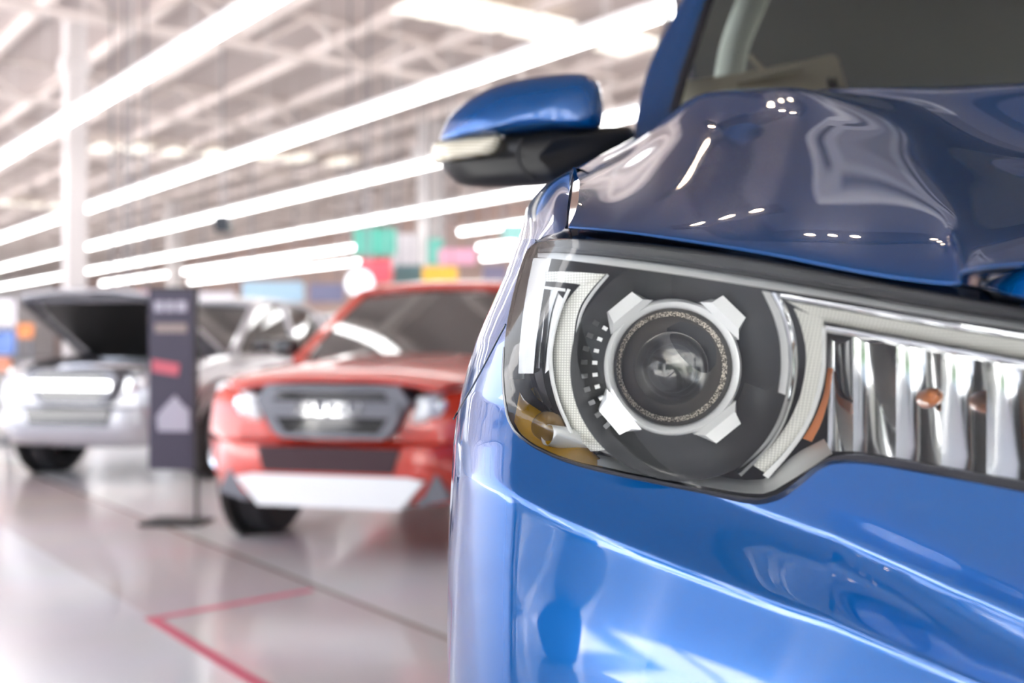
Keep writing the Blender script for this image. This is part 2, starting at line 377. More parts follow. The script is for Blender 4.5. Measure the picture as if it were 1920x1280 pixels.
def pickup(name, loc, rz, paint, label, group, open_hood=False, detail=True, badge=True, skid=True):
    r=empty(name,loc,rz); tag(r,label,'truck',group)
    Wd=.925
    # y, half width, centre top, shoulder top, sill
    secs=[(.04,.60,.70,.86,.50),(.10,.80,.72,.95,.46),(.24,.885,.74,1.00,.44),(.45,.915,.76,1.045,.44),(.85,Wd,.80,1.08,.44),(1.25,Wd,.84,1.10,.44),
          (1.30,Wd,1.08,1.11,.44),(2.4,Wd,1.08,1.12,.44),(3.35,Wd,1.08,1.13,.46),(5.1,Wd-.01,1.08,1.13,.48),(5.25,Wd-.05,1.06,1.10,.52)]
    G=[]
    for y,w,zc,zs,zl in secs:
        h=[(0,zc),(w-.26,zc),(w-.22,zs),(w-.10,zs-.015),(w-.02,zs-.10),(w,zs-.25),(w,.66),(w-.03,zl),(w-.18,zl-.06),(0,zl-.06)]
        ring=[(x,y,z) for x,z in h]+[(-x,y,z) for x,z in h[-2:0:-1]]
        G.append(ring)
    mb=MB(); mb.grid(G,True); n=len(G[0]); mb.F.append(tuple(range(n))); mb.F.append(tuple(range((len(G)-1)*n+n-1,(len(G)-1)*n-1,-1)))
    mb.build('body',paint,r,45)
    # dark wheel arches
    for y in (.86,4.05):
        for s in (1,-1):
            mb=MB(); mb.lathe([(0,-.05),(.43,-.05),(.45,.0),(.47,0),(.47,-.05)],(s*Wd,y,.42),(s,0,0),28); mb.build('wheel_arch',M_black,r)
    for y in (.86,4.05):
        for s in (1,-1): wheel(r,s*.815,y,.39,s)
    # bonnet
    hn=[]
    for y,w,z in ((.02,.58,.99),(.14,.70,1.035),(.5,.72,1.075),(.9,.735,1.10),(1.27,.74,1.125)):
        hn.append([(-w,y,z-.03),(-w*.72,y,z),(-w*.35,y,z+.022),(0,y,z+.022),(w*.35,y,z+.022),(w*.72,y,z),(w,y,z-.03)])
    H=patch(hn,14,25)
    if open_hood:
        a=math.radians(-31); hy,hz=1.27,1.12
        rot=lambda p:(p[0], hy+(p[1]-hy)*math.cos(a)-(p[2]-hz)*math.sin(a), hz+(p[1]-hy)*math.sin(a)+(p[2]-hz)*math.cos(a))
        H2=[[rot(p) for p in row] for row in H]
    else: H2=H
    ho=MB().grid(H2).build('bonnet',paint,r,60,solid=-.02 if False else 0)
    md=ho.modifiers.new('t','SOLIDIFY'); md.thickness=.03; md.offset=-1
    if open_hood:
        pts=[(-.50,.12,.985),(.50,.12,.985),(.56,.5,.985),(.52,1.1,.985),(-.52,1.1,.985),(-.56,.5,.985)]
        mb=MB(); V=[rot(p) for p in pts]+[rot((p[0],p[1],p[2]-.03)) for p in pts]
        mb.add(V,[tuple(range(6)),tuple(range(11,5,-1))]+[(i,i+6,(i+1)%6+6,(i+1)%6) for i in range(6)]); mb.build('bonnet_liner',M_black,ho,0)
        mb=MB()
        for p,q in (((-.66,.1,.96),(.66,.1,.96)),((-.66,.1,.96),(-.66,1.2,.99)),((.66,.1,.96),(.66,1.2,.99))): mb.tube([rot(p),rot(q)],.03,6)
        mb.build('bonnet_frame',M_grey_trim,ho)
        mb=MB(); mb.tube([rot((.6,.25,.97)),(.6,.35,.95)],.008,6); mb.build('prop_rod',M_grey_trim,r)
        # engine bay
        mb=MB(); mb.box(-.66,.66,.1,1.24,.62,.80); e=mb.build('engine_bay',M_black,r,0)
        mb=MB(); mb.box(-.28,.22,.35,.95,.78,.98,.04); mb.build('engine_cover',M_grey_trim,e,0)
        mb=MB(); mb.box(.33,.60,.45,.75,.78,1.0,.015); mb.build('battery',M_whitep,e,0)
        mb=MB(); mb.box(-.60,-.33,.5,.85,.78,1.0,.04); mb.build('air_filter_box',M_silver,e,0)
        mb=MB(); mb.box(-.62,.62,.10,.17,.86,.955,.02); mb.build('radiator_support',M_silver,e,0)
        mb=MB(); mb.lathe([(0,.08),(.05,.08),(.06,.05),(.07,-.05),(0,-.05)],(.42,1.0,.98),(0,0,1),14); mb.build('coolant_tank',M_beige,e)
        mb=MB(); mb.tube([(-.45,.45,.98),(-.1,.3,1.0),(.2,.28,1.0),(.45,.4,.98)],.035,8); mb.build('hose',M_alloy,e)
    # cab: pillars and roof with real window openings
    zq=lambda z: 1.1+(z-1.1)*.78 if z>1.1 else z
    _pa=patch
    def lowcab(o):
        for v in o.data.vertices: v.co.z=zq(v.co.z)
        return o
    wb=[(-.80,1.27,1.11),(.80,1.27,1.11)]; zr=1.76
    bl,br_,tl,tr_=(-.79,1.22,1.10),(.79,1.22,1.10),(-.62,2.02,1.70),(.62,2.02,1.70)
    def bar(mb,a,b,w): mb.tube([a,((a[0]+b[0])/2,(a[1]+b[1])/2,(a[2]+b[2])/2+.0),b],w,8)
    mb=MB()
    roof=[[(-.63,1.98,1.69),(-.4,1.96,1.725),(0,1.95,1.74),(.4,1.96,1.725),(.63,1.98,1.69)],[(-.67,2.4,1.745),(-.4,2.4,1.79),(0,2.4,1.80),(.4,2.4,1.79),(.67,2.4,1.745)],
          [(-.66,3.0,1.735),(-.4,3.0,1.78),(0,3.0,1.79),(.4,3.0,1.78),(.66,3.0,1.735)],[(-.62,3.45,1.66),(-.4,3.5,1.69),(0,3.52,1.70),(.4,3.5,1.69),(.62,3.45,1.66)]]
    ro=lowcab(mb.grid(patch(roof,12,17)).build('roof',paint,r,60)); md=ro.modifiers.new('t','SOLIDIFY'); md.thickness=.04; md.offset=1
    for s in (-1,1):
        for a_,b_,w_ in (((s*.80,1.24,1.09),(s*.635,1.99,1.70),.042),((s*.84,2.55,1.09),(s*.67,2.55,1.73),.045),((s*.83,3.60,1.09),(s*.63,3.42,1.67),.055)):
            mb=MB(); bar(mb,a_,b_,w_); lowcab(mb.build('pillar',paint,r))
    mb=MB(); mb.grid(patch([[(-.77,1.25,1.10),(0,1.16,1.12),(.77,1.25,1.10)],[(-.70,1.62,1.41),(0,1.55,1.44),(.70,1.62,1.41)],[(-.62,1.99,1.70),(0,1.94,1.735),(.62,1.99,1.70)]],10,13)); lowcab(mb.build('windscreen',M_dglass,r,180))
    for s in (-1,1):
        mb=MB(); mb.grid([[(s*.815,1.36,1.10),(s*.84,2.5,1.11)],[(s*.645,2.02,1.69),(s*.675,2.5,1.735)]]); mb.grid([[(s*.84,2.6,1.11),(s*.82,3.52,1.12)],[(s*.675,2.6,1.735),(s*.635,3.36,1.675)]]); lowcab(mb.build('side_window',M_dglass,r,0))
    mb=MB(); mb.grid([[(-.78,3.62,1.12),(.78,3.62,1.12)],[(-.60,3.46,1.66),(.60,3.46,1.66)]]); lowcab(mb.build('rear_window',M_dglass,r,0))
    # mirrors
    for s in (-1,1):
        mb=MB(); 
        G=[]
        for k in range(7):
            a=math.pi/2*k/6; q=math.cos(a)**.6 if k<6 else .02
            G.append([(s*1.0+.10*q*math.copysign(abs(math.cos(u))**.6,math.cos(u)), 1.50-.09*math.sin(a), 1.18+.075*q*math.copysign(abs(math.sin(u))**.7,math.sin(u))) for u in np.linspace(0,2*math.pi,17)[:-1]])
        mb.grid(G,True); mb.F.append(tuple(range(16))); mb.tube([(s*.88,1.52,1.14),(s*.98,1.5,1.17)],.03,6)
        mb.build('side_mirror',M_gloss,r,60)
    if not detail: 
        mb=MB(); mb.box(-.40,.40,-.02,.10,.74,.93,.03); mb.build('grille',M_grey_trim,r,0)
        for s in (-1,1):
            mb=MB(); mb.prism([(s*.45,.78),(s*.76,.84),(s*.80,.97),(s*.47,.90)],.0,.2,.9,.9,s*.6,.87); mb.build('headlight',M_chrome,r,0)
        return r
    # grille
    gz=.70
    mb=MB(); mb.prism([(-.40,gz+.29),(.40,gz+.29),(.47,gz+.20),(.36,gz+.01),(.30,gz-.02),(-.30,gz-.02),(-.36,gz+.01),(-.47,gz+.20)],-.035,.12,.96,.94,0,gz+.14); g=mb.build('grille',M_grey_trim,r,0)
    mb=MB(); mb.prism([(-.30,gz+.25),(.30,gz+.25),(.34,gz+.195),(-.34,gz+.195)],-.042,-.02); mb.prism([(-.33,gz+.105),(.33,gz+.105),(.27,gz+.02),(-.27,gz+.02)],-.042,-.02)
    for k in range(2): mb.box(-.32,.32,-.048,-.04,gz+.215+.02*k-.3*0,gz+.222+.02*k)
    mb.build('grille_opening',M_gloss,g,0)
    mb=MB(); mb.box(-.40,.40,-.06,-.02,gz+.115,gz+.185,.012); mb.build('grille_bar',M_grey_trim if badge else M_chrome,g,0)
    if badge:
        cu=bpy.data.curves.new('emblem','FONT'); cu.body='ISUZU'; cu.size=.105; cu.extrude=.006; cu.align_x='CENTER'; cu.align_y='CENTER'; cu.materials.append(M_chrome)
        te0=bpy.data.objects.new('emblem_text',cu); C.objects.link(te0)
        me=bpy.data.meshes.new_from_object(te0.evaluated_get(bpy.context.evaluated_depsgraph_get())); bpy.data.objects.remove(te0)
        te=bpy.data.objects.new('emblem',me); C.objects.link(te); te.parent=g; te.location=(0,-.068,gz+.15); te.rotation_euler=(math.pi/2,0,0); te.scale=(1.35,.95,1)
    # headlights
    for s in (-1,1):
        pts=[(s*.44,gz+.08),(s*.60,gz+.05),(s*.80,gz+.10),(s*.85,gz+.26),(s*.78,gz+.29),(s*.47,gz+.22)]
        G=[]
        for k,(dy,sc_) in enumerate(((0.0,1.),(-.03,.97),(-.045,.85),(-.05,.5))):
            G.append([(s*.64+(x-s*.64)*sc_, .06+max(0,(abs(x)-.5))*.62+dy, gz+.17+(z-gz-.17)*sc_) for x,z in pts])
        mb=MB(); mb.grid(G,True); mb.F.append(tuple(range((3)*6,4*6))); h=mb.build('headlight',M_satin if badge else M_chrome,r,30)
        for cx,rad in ((.58,.052),(.71,.048)):
            mb=MB(); mb.lathe([(rad,.0),(rad*.9,.015),(rad*.5,.028),(0,.032)],(s*cx,.03+max(0,cx-.5)*.62-.01,gz+.17),(0,-1,0),16); mb.build('lamp_lens',M_chrome,h)
    # lower bumper
    mb=MB(); pl=[]
    xs=np.linspace(-.90,.90,25)
    fy=lambda x:-.045+.42*max(0,(abs(x)-.45)/.45)**2.2
    for z,dy in ((gz-.03,.03),(gz-.05,.0),(gz-.16,-.01),(gz-.30,.02),(gz-.34,.07)):
        pl.append([(x,fy(x)+dy,z-.02*(1-abs(x))) for x in xs])
    bmp=MB().grid(pl).build('bumper',paint,r,40); md=bmp.modifiers.new('t','SOLIDIFY'); md.thickness=.02
    mb=MB(); mb.prism([(-.42,gz-.05),(.42,gz-.05),(.38,gz-.19),(-.38,gz-.19)],-.095,0,.98,.95,0,gz-.12); it=mb.build('lower_intake',M_maroon if badge else M_gloss,bmp,0)
    if skid:
        mb=MB(); mb.prism([(-.46,gz-.20),(.46,gz-.20),(.56,gz-.22),(.42,gz-.385),(-.42,gz-.385),(-.56,gz-.22)],-.085,.06,.98,.94,0,gz-.28); mb.build('skid_plate',M_white if badge else M_silver,bmp,0)
        for s in (-1,1):
            mb=MB(); mb.prism([(s*.50,gz-.20),(s*.60,gz-.17),(s*.68,gz-.32),(s*.50,gz-.37)],-.035,.1,.97,.97,s*.58,gz-.28); mb.build('bumper_end_trim',M_grey_trim,bmp,0)
    for s in (-1,1):
        mb=MB(); cc=(s*.745,fy(.745)+.0,gz-.14); mb.lathe([(.075,.0),(.07,.03),(.05,.02),(.045,.0)],cc,(s*.35,-1,0),20); mb.lathe([(.05,.018),(0,.03)],cc,(s*.35,-1,0),16); mb.build('fog_lamp',M_chrome,bmp)
    return r
YAW=math.radians(-14)      # their tails swing to the right of the picture
pickup('pickup_truck',(-.98,5.85,0),YAW,M_red,'orange red pickup truck with chrome letters on its grey grille','display pickups')
pickup('pickup_truck',(-3.72,9.05,0),YAW,M_silver,'silver pickup truck with its bonnet propped open','display pickups',open_hood=True,badge=False,skid=False)
far=[(-6.1,17.0,M_whitep,'white pickup truck parked behind the silver truck with the raised bonnet'),(-3.75,15.6,M_silver,'silver pickup truck parked behind the dark banner stand'),
     (-1.35,15.2,M_whitep,'white pickup truck parked behind the orange red truck'),(-7.4,23.5,M_dgrey,'dark pickup truck farthest back in the hall')]
for x,y,pm,lb in far: pickup('pickup_truck',(x,y,0),YAW,pm,lb,'pickups at the back of the hall',detail=False,badge=False)
pickup('pickup_truck',(-2.6,-.9,0),math.radians(97),M_whitep,'white pickup truck behind the camera, seen mirrored in the blue bumper','display pickups',detail=False,badge=False)

# ------------------------------------------------------------------ dark banner stand
M_navy=mat('aubergine_banner',(.040,.032,.060,1),.5); M_lilac=mat('pale_print',(.42,.40,.47,1),.6); M_tan=mat('tan_print',(.30,.24,.22,1),.6); M_pinkred=mat('red_print',(.60,.12,.16,1),.6)
bl=W(322,640,7.15); r=empty('banner_stand',(bl.x,bl.y,0),math.radians(-6))
tag(r,'dark vertical banner on a floor stand in front of the silver truck','banner stand')
mb=MB(); mb.box(-.155,.155,-.012,.012,.36,1.565); p=mb.build('banner_panel',M_navy,r,0)
mb=MB(); mb.box(-.115,-.05,-.018,-.012,1.42,1.49); mb.box(-.035,.02,-.018,-.012,1.42,1.49); mb.box(.035,.11,-.018,-.012,1.42,1.49); mb.build('title_print',M_lilac,p,0)
mb=MB(); mb.box(-.11,.11,-.018,-.012,1.28,1.34); mb.build('subtitle_print',M_tan,p,0)
mb=MB(); mb.prism([(-.13,1.10),(-.13,1.02),(.05,.99),(.06,1.07)],-.018,-.012); mb.build('red_print',M_pinkred,p,0)
mb=MB(); mb.prism([(-.09,.62),(.13,.62),(.13,.76),(.08,.80),(.03,.86),(-.05,.78),(-.10,.72)],-.018,-.012); mb.build('picture_print',M_lilac,p,0)
mb=MB(); mb.box(.165,.185,-.01,.01,.0,1.58); mb.box(-.16,.185,-.01,.01,1.565,1.585); mb.build('pole',M_black,r,0)
mb=MB(); mb.box(-.17,.24,-.14,.14,0,.025,.008); mb.build('base',M_black,r,0)

# ------------------------------------------------------------------ signs hanging far back
def hsign(name,px0,py0,px1,py1,d,col,label,round_=False,group='shop signs at the far wall',m=None):
    c=W((px0+px1)/2,(py0+py1)/2,d); w=(px1-px0)/FP*d/2; h=(py1-py0)/FP*d/2
    r=empty(name,c,0); mm=m or mat(name+'_print',col,.6)
    mb=MB()
    if round_: mb.lathe([(0,.06),(min(w,h)*.94,.06),(min(w,h),.03),(min(w,h),-.06),(0,-.06)],(0,0,0),(0,-1,0),28)
    else: mb.box(-w,w,-.06,.06,-h,h,.04)
    mb.build('panel',mm,r,30)
    mb=MB(); 
    for s in (-.7,.7): mb.tube([(w*s,0,h*.6),(w*s,0,ZC-c.z)],.015,6)
    mb.build('hanger',M_grey_trim,r)
    tag(r,label,'sign',group)
hsign('hanging_sign',664,428,742,478,24,srgb(95,190,170),'teal green hanging sign left of the grey board')
hsign('hanging_sign',735,438,812,505,26.4,srgb(205,200,205),'pale grey hanging board between the teal sign and the pink sign')
hsign('hanging_sign',674,486,734,530,21,srgb(235,95,110),'red hanging sign above the orange red truck roof')
hsign('hanging_sign',740,497,796,534,21.5,srgb(95,125,130),'dark green hanging sign between the red and the yellow sign')
hsign('hanging_sign',792,500,858,531,21,srgb(240,185,70),'yellow orange hanging sign above the red truck roof')
hsign('hanging_sign',822,466,892,496,21.4,srgb(225,165,190),'pink hanging sign above the yellow sign')
hsign('hanging_sign',800,448,832,496,25.2,srgb(110,190,175),'slim teal hanging sign beside the pink sign')
hsign('hanging_sign',940,420,1000,452,24,srgb(150,205,200),'pale teal hanging sign close to the blue truck')
hsign('hanging_sign',905,498,950,530,23,srgb(125,120,145),'small grey violet hanging sign close to the blue truck')
hsign('hanging_sign',648,505,700,556,16.5,None,'round glowing white sign beside the red sign',True,m=M_screen)
hsign('hanging_sign',455,528,570,566,23.5,srgb(165,195,215),'pale blue hanging banner over the far parked trucks')
hsign('hanging_sign',580,532,645,566,26,srgb(125,125,155),'slate violet hanging banner over the far parked trucks')
hsign('hanging_sign',372,548,440,580,27,srgb(215,212,222),'pale lilac hanging banner right of the dark banner stand')
hsign('hanging_sign',240,546,280,572,15,srgb(232,150,180),'pink hanging sign left of the dark banner stand')
hsign('hanging_sign',205,545,238,562,15.5,srgb(235,222,120),'small yellow hanging sign above the raised bonnet')

# ------------------------------------------------------------------ the blue truck
TX,TY=.868,.855; TL=Vector((.988,-.156,0)); TR=Vector((.156,.988,0))      # nose centre, lateral axis, rearward axis
def T(lat,back,z): return Vector((TX,TY,0))+TL*lat+TR*back+Vector((0,0,z))
BLUE=empty('pickup_truck',T(0,1.6,0)); OFF=tuple(BLUE.location)
tag(BLUE,'glossy blue pickup truck close to the camera with its headlight filling the view','truck','display pickups')
SIL=np.array([(385,990),(410,985),(452,972),(480,960),(520,945),(560,927),(600,909),(640,892),(690,877),(740,864),(785,856),(830,850),(920,845),(1050,839),(1280,838),(1500,842),(2800,860)],float)
def sil(py): return np.interp(py,SIL[:,0],SIL[:,1])
CRE=np.array([(700,880),(880,897),(937,914),(1039,967),(1152,1014),(1312,1076),(1457,1130),(1554,1162),(1650,1203),(1791,1264),(1920,1318),(2300,1440),(3600,1640)],float)
def crease(px): return np.interp(px,CRE[:,0],CRE[:,1])
def sp(x,w): return w*np.log1p(np.exp(np.clip(x/w,-40,40)))
def Fcore(px,py,t):
    e=crease(px)-py
    w=np.interp(px,[900,1400,1500,1650,1800,2000],[175,165,150,120,92,65])
    V=.00031*sp(e,4)-.00023*sp(e-w,34)
    low=.003*np.exp(-((e+150)/130.)**2)*(1-np.exp(-np.maximum(-e,0)/25.))     # slight hollow under the crease
    return .79+.11*np.exp(-np.maximum(t,0)/420.)-.12*(px-960)/2000.+V+low
TC,CC=130.,.13
def F(px,py):
    t=max(px-sil(py),0); ph=math.acos(max(-1,1-min(t,TC)/TC))
    return float(Fcore(px,py,t)+CC*(1-math.sin(ph)))
# --- headlight outline (lens edge)
HL_LEFT=[(1004,454),(987,468),(975,500),(962,550),(951,600),(945,650),(943,700),(946,745),(953,785),(968,812)]
HL_BOT=[(1000,836),(1045,857),(1100,874),(1160,888),(1240,904),(1320,920),(1390,933),(1430,936),(1465,926),(1500,900),(1530,873),(1560,858),(1595,853),(1650,858),(1720,870),(1800,884),(1920,906),(2080,935)]
HL_TOP=[(2150,900),(2190,760),(2160,640),(2050,606),(1920,577),(1800,556),(1700,539),(1600,519),(1500,500),(1400,483),(1300,468),(1200,456),(1130,450),(1060,448)]
HLP=[tuple(p) for p in smoothpoly(HL_LEFT+HL_BOT+HL_TOP,420,1)]
def clip_grid(poly,step):
    A=np.array(poly); x0,y0=A.min(0); x1,y1=A.max(0); nx=int((x1-x0)/step)+3; ny=int((y1-y0)/step)+3
    ins={}; P={}
    for i in range(nx):
        for j in range(ny):
            p=(x0-step/2+i*step,y0-step/2+j*step); P[i,j]=p; ins[i,j]=inside(p,poly)
    V=[];F_=[];idx={}
    def vid(k):
        if k not in idx:
            p=P[k] if ins[k] else tuple(nearest(P[k],poly)); idx[k]=len(V); V.append(p)
        return idx[k]
    for i in range(nx-1):
        for j in range(ny-1):
            ks=[(i,j),(i+1,j),(i+1,j+1),(i,j+1)]
            if sum(ins[k] for k in ks)>=1: F_.append(tuple(vid(k) for k in ks)[::-1])
    return V,F_
def pair(name,V,Fs,m,parents,smooth):
    vv,ff=mirrored(V,Fs); n=len(V); k=len(Fs)
    P=parents if isinstance(parents,tuple) else (parents,parents)
    a=obj(name,vv[:n],ff[:k],m,P[0],smooth,OFF); b=obj(name,vv[n:],[tuple(i-n for i in f) for f in ff[k:]],m,P[1],smooth,OFF)
    return a,b
# --- outer skin: bumper corner, bumper face and the side of the wing
cols=[('h',a) for a in np.radians(np.linspace(-50,-4,12))]+[('h',a) for a in np.radians(np.linspace(0,88,26))]+[('t',t) for t in np.concatenate([np.arange(134,1120,7.),np.arange(1120,3900,40.)])]
srow=np.concatenate([np.linspace(0,.90,60),np.linspace(.91,1.0,14),np.linspace(1.0,1.12,18)[1:],np.linspace(1.12,2.0,36)[1:]])
U0=448.
clipp=[tuple(p) for p in smoothpoly(HL_LEFT+HL_BOT,300,1,False)]+[(2300,960),(3700,1120),(3700,100),(1004,100)]
V=[];PX=[];G=[]
for s in srow:
    row=[]
    for kind,a in cols:
        px=900.;py=900.
        for _ in range(14):
            t=TC*(1-math.cos(a)) if kind=='h' else a
            px=sil(py)+t
            c=crease(px); pyn=U0+s*(c-U0) if s<=1 else c+(s-1)*(2750-c)
            py=.5*py+.5*pyn
        d=Fcore(px,py,t)+(CC*(1-math.sin(a)) if kind=='h' else 0)
        PX.append((px,py)); w=W(px,py,d)
        lat=(w.x-TX)*TL.x+(w.y-TY)*TL.y
        if lat>0: w=w-TL*lat
        row.append(len(V)); V.append(w)
    G.append(row)
nc=len(cols); insd=[inside(p,clipp) for p in PX]
keep=[]
for i in range(len(srow)-1):
    for j in range(nc-1):
        q=(G[i][j],G[i+1][j],G[i+1][j+1],G[i][j+1])
        if all(insd[k] for k in q): continue
        keep.append((i,j,q))
for i,j,q in keep:
    for k in q:
        if insd[k]:
            p=nearest(PX[k],clipp); insd[k]=False; PX[k]=tuple(p); V[k]=W(p[0],p[1],F(p[0],p[1]))
SEAM=[(948,608),(930,642),(905,690),(880,735),(850,786),(700,1050)]
def above_seam(p): return p[0]<960 and p[1]<np.interp(-p[0],[-x for x,_ in SEAM],[y for _,y in SEAM])
up=[];dn=[]
for i,j,q in keep:
    cpx=sum(PX[k][0] for k in q)/4; cpy=sum(PX[k][1] for k in q)/4
    hid=j<12
    (up if (above_seam((cpx,cpy)) or (cpx<1010 and cpy<600) or (hid and cpy<760)) else dn).append(q)
def sub(V,Fs):
    m={};VV=[];FF=[]
    for f in Fs:
        g=[]
        for k in f:
            if k not in m: m[k]=len(VV); VV.append(V[k])
            g.append(m[k])
        FF.append(tuple(g))
    return VV,FF
def mirrored(V,Fs):
    n=len(V); V=[Vector(v) for v in V]; V2=[]
    for v in V:
        lat=(v.x-TX)*TL.x+(v.y-TY)*TL.y; V2.append(v-TL*2*lat)
    return V+V2, list(Fs)+[tuple(k+n for k in reversed(f)) for f in Fs]
vv,ff=mirrored(*sub(V,dn)); bumper=obj('bumper',vv,ff,M_blue,BLUE,180,OFF)
# --- wing: side skin plus the rolled top edge beside the bonnet
wv,wf=sub(V,up); wing=MB(); wing.add(wv,wf)
inn=[(984,469,.0),(998,457,0),(1025,441,0),(1058,429,0),(1064,385,.085),(1074,324,.17)]
out=[(972,452,1.115),(982,415,1.135),(989,387,1.15),(1011,358,1.16),(1040,335,1.165),(1077,313,1.175)]
net=[]
for (x,y,d0),(x2,y2,d2) in zip(inn,out):
    d1=F(min(x,1058),max(y,429))+.002+d0
    a=W(x,y,d1); b=W(x2,y2,d2); mid=W(x*.55+x2*.45,y*.55+y2*.45,d1*.72+d2*.28); c=W(x2+26,y2+14,d2+.10)
    net.append([a,mid,b,c])
wing.grid(patch(net,40,24))
back=[]
for x,y,d in ((1074,315,1.17),(1120,290,1.40),(1160,270,1.65),(1186,256,1.85),(1200,250,2.0)):
    back.append([W(x+30,y+8,d),W(x+6,y,d),W(x+14,y+30,d+.05),W(x+30,y+110,d+.1)])
wing.grid(patch(back,24,14))
wingo=pair('front_wing',wing.V,wing.F,M_blue,BLUE,180)[0]
# --- bonnet
lip=[(1066,425),(1122,428),(1200,436),(1330,455),(1480,481),(1640,512),(1802,529),(1925,494)]
crs=[(1083,321,1.17),(1190,267,1.62),(1265,208,1.74),(1325,174,1.66),(1425,165,1.52),(1528,171,1.42),(1715,228,1.27),(1925,292,1.19)]
net=[]
for k,((x,y),(xc,yc,dc)) in enumerate(zip(lip,crs)):
    d0=F(min(x,1900),y)+.006; col=[]
    col.append(W(x-1,y+5,d0+.012))           # folded lip
    for w in (0,.12,.3,.5,.7,.86,1.0):
        col.append(W(x+(xc-x)*w+ (10*math.sin(math.pi*w) if k==0 else 0), y+(yc-y)*w, d0+(dc-d0)*(.34*w+.66*w**2.1)))
    if k<5: 
        for q in (.25,.55): col.append(W(xc+ (14 if k<2 else 0), yc+ (30 if k<2 else 22)*q/.25*.5, dc+q))
    else:
        tx,ty,td=((1560,170,1.62),(1760,163,1.58),(1950,154,1.52))[k-5]
        col.append(W((xc+tx)/2,(yc+ty)/2+ (2 if k==5 else -6),(dc+td)/2)); col.append(W(tx,ty,td))
    net.append(col)
for lat,pts in ((-.20,((-.10,1.268),(-.112,1.275),(-.098,1.297),(-.06,1.328),(.0,1.358),(.085,1.385),(.175,1.402),(.27,1.412),(.42,1.49),(.58,1.56))),(0,((-.112,1.262),(-.125,1.27),(-.110,1.292),(-.072,1.323),(-.012,1.353),(.075,1.38),(.165,1.397),(.26,1.407),(.41,1.485),(.58,1.556)))):
    net.append([T(lat,b,z) for b,z in pts])
n2=[]
for i,col in enumerate(net):          # run every column on to the scuttle
    lat=[-.93,-.80,-.72,-.62,-.5,-.40,-.30,-.24,-.12,0][i]
    n2.append(col+[T(lat*.95,.95,1.575 if i<2 else 1.60)])
gr=patch(n2,170,130)
vv,ff=mirrored([p for r in gr for p in r],MB().grid(gr).F); bon=obj('bonnet',vv,ff,M_blue,BLUE,180,OFF)
# seams
def pxtube(pts,r,off,it=2,n=60):
    P=smoothpoly(pts,n,it,False); return [W(x,y,(F(x,y) if len(pts[0])<3 else 0)+off) for x,y in P[:,:2]]
mb=MB(); mb.tube(pxtube(SEAM[:5],.001,-.0005),.0009,6); mb.build('panel_gap',M_gloss,wingo,180,OFF)
mb=MB(); mb.tube([W(x,y,d-.004) for x,y,d in natural([(1062,428,.978),(1064,405,1.02),(1068,372,1.075),(1075,330,1.16)],20)],.0016,6); mb.build('bonnet_gap',M_gloss,bon,180,OFF)
# dark channel between bonnet and headlight
def ribbon(A,B,off,thick,n=60,it=2,closed_ends=True,fn=F):
    A=smoothpoly(A,n,it,False) if len(A)>2 else resample(A,n); B=smoothpoly(B,n,it,False) if len(B)>2 else resample(B,n)
    oa,ob=off if isinstance(off,tuple) else (off,off)
    fa=[W(x,y,fn(x,y)+oa) for x,y in A]; fb=[W(x,y,fn(x,y)+ob) for x,y in B]
    mid=[(p+q)/2-Vector((0,.0012,0)) for p,q in zip(fa,fb)]
    ba=[W(x,y,fn(x,y)+oa+thick) for x,y in A]; bb=[W(x,y,fn(x,y)+ob+thick) for x,y in B]
    mb=MB(); rows=[[ba[i],fa[i],mid[i],fb[i],bb[i]] for i in range(n)]
    mb.grid(rows,True); m_=len(rows[0]); mb.F.append(tuple(range(m_))); mb.F.append(tuple(range(m_*n-1,m_*n-m_-1,-1)))
    return mb
chan=ribbon([(976,476),(992,456),(1020,440),(1062,426),(1200,436),(1330,454),(1480,479),(1640,509),(1800,530),(1930,560),(2150,600)],
            [(986,474),(1002,458),(1030,450),(1062,447),(1200,460),(1330,476),(1480,501),(1640,531),(1800,560),(1930,584),(2150,640)],(.03,.006),.03,120,1)
chan.build('bonnet_channel',M_gloss,BLUE,40,OFF)
# blue grille surround at the right edge
tr_=ribbon([(1838,531),(1880,514),(1935,494),(2100,440)],[(1840,534),(1870,546),(1935,561),(2100,600)],(.02,-.004),.03,40,1); tr_.build('grille_surround',M_blue,BLUE,60,OFF)
# --- headlight
hv,hf=clip_grid(HLP,7)
BK=.085
# housing: back shell and side walls
V2=[W(x,y,F(x,y)+BK) for x,y in hv]; hb=MB(); hb.add(V2,hf)
hb.grid([[W(x,y,F(x,y)+.006) for x,y in HLP],[W(x,y,F(x,y)+BK) for x,y in HLP]],True)
HEAD=hb.build('headlight',M_dgrey,BLUE,40,OFF)
obj('lens_cover',[W(x,y,F(x,y)-.001) for x,y in hv],hf,M_lens,HEAD,180,OFF)
mb=MB(); gp=smoothpoly(HL_LEFT[5:]+HL_BOT,200,1,False)
def gask(x,y): return W(x,y,F(x,y)+.0005)
G=[]
for i,(x,y) in enumerate(gp):
    a=gp[max(i-1,0)]; b_=gp[min(i+1,len(gp)-1)]; tx,ty=b_-a; L=math.hypot(tx,ty); nx,ny=-ty/L,tx/L       # pointing out of the lens
    w=np.interp(i,[0,25,45,120,200],[2,5,11,14,18])
    G.append([W(x-nx*w*.25,y-ny*w*.25,F(x,y)+.004),W(x-nx*w*.2,y-ny*w*.2,F(x,y)-.0022),W(x+nx*w*.45,y+ny*w*.45,F(x,y)-.0012),W(x+nx*w,y+ny*w,F(x,y)+.003)])
mb.grid(G); mb.build('seal',M_gloss,HEAD,60,OFF)
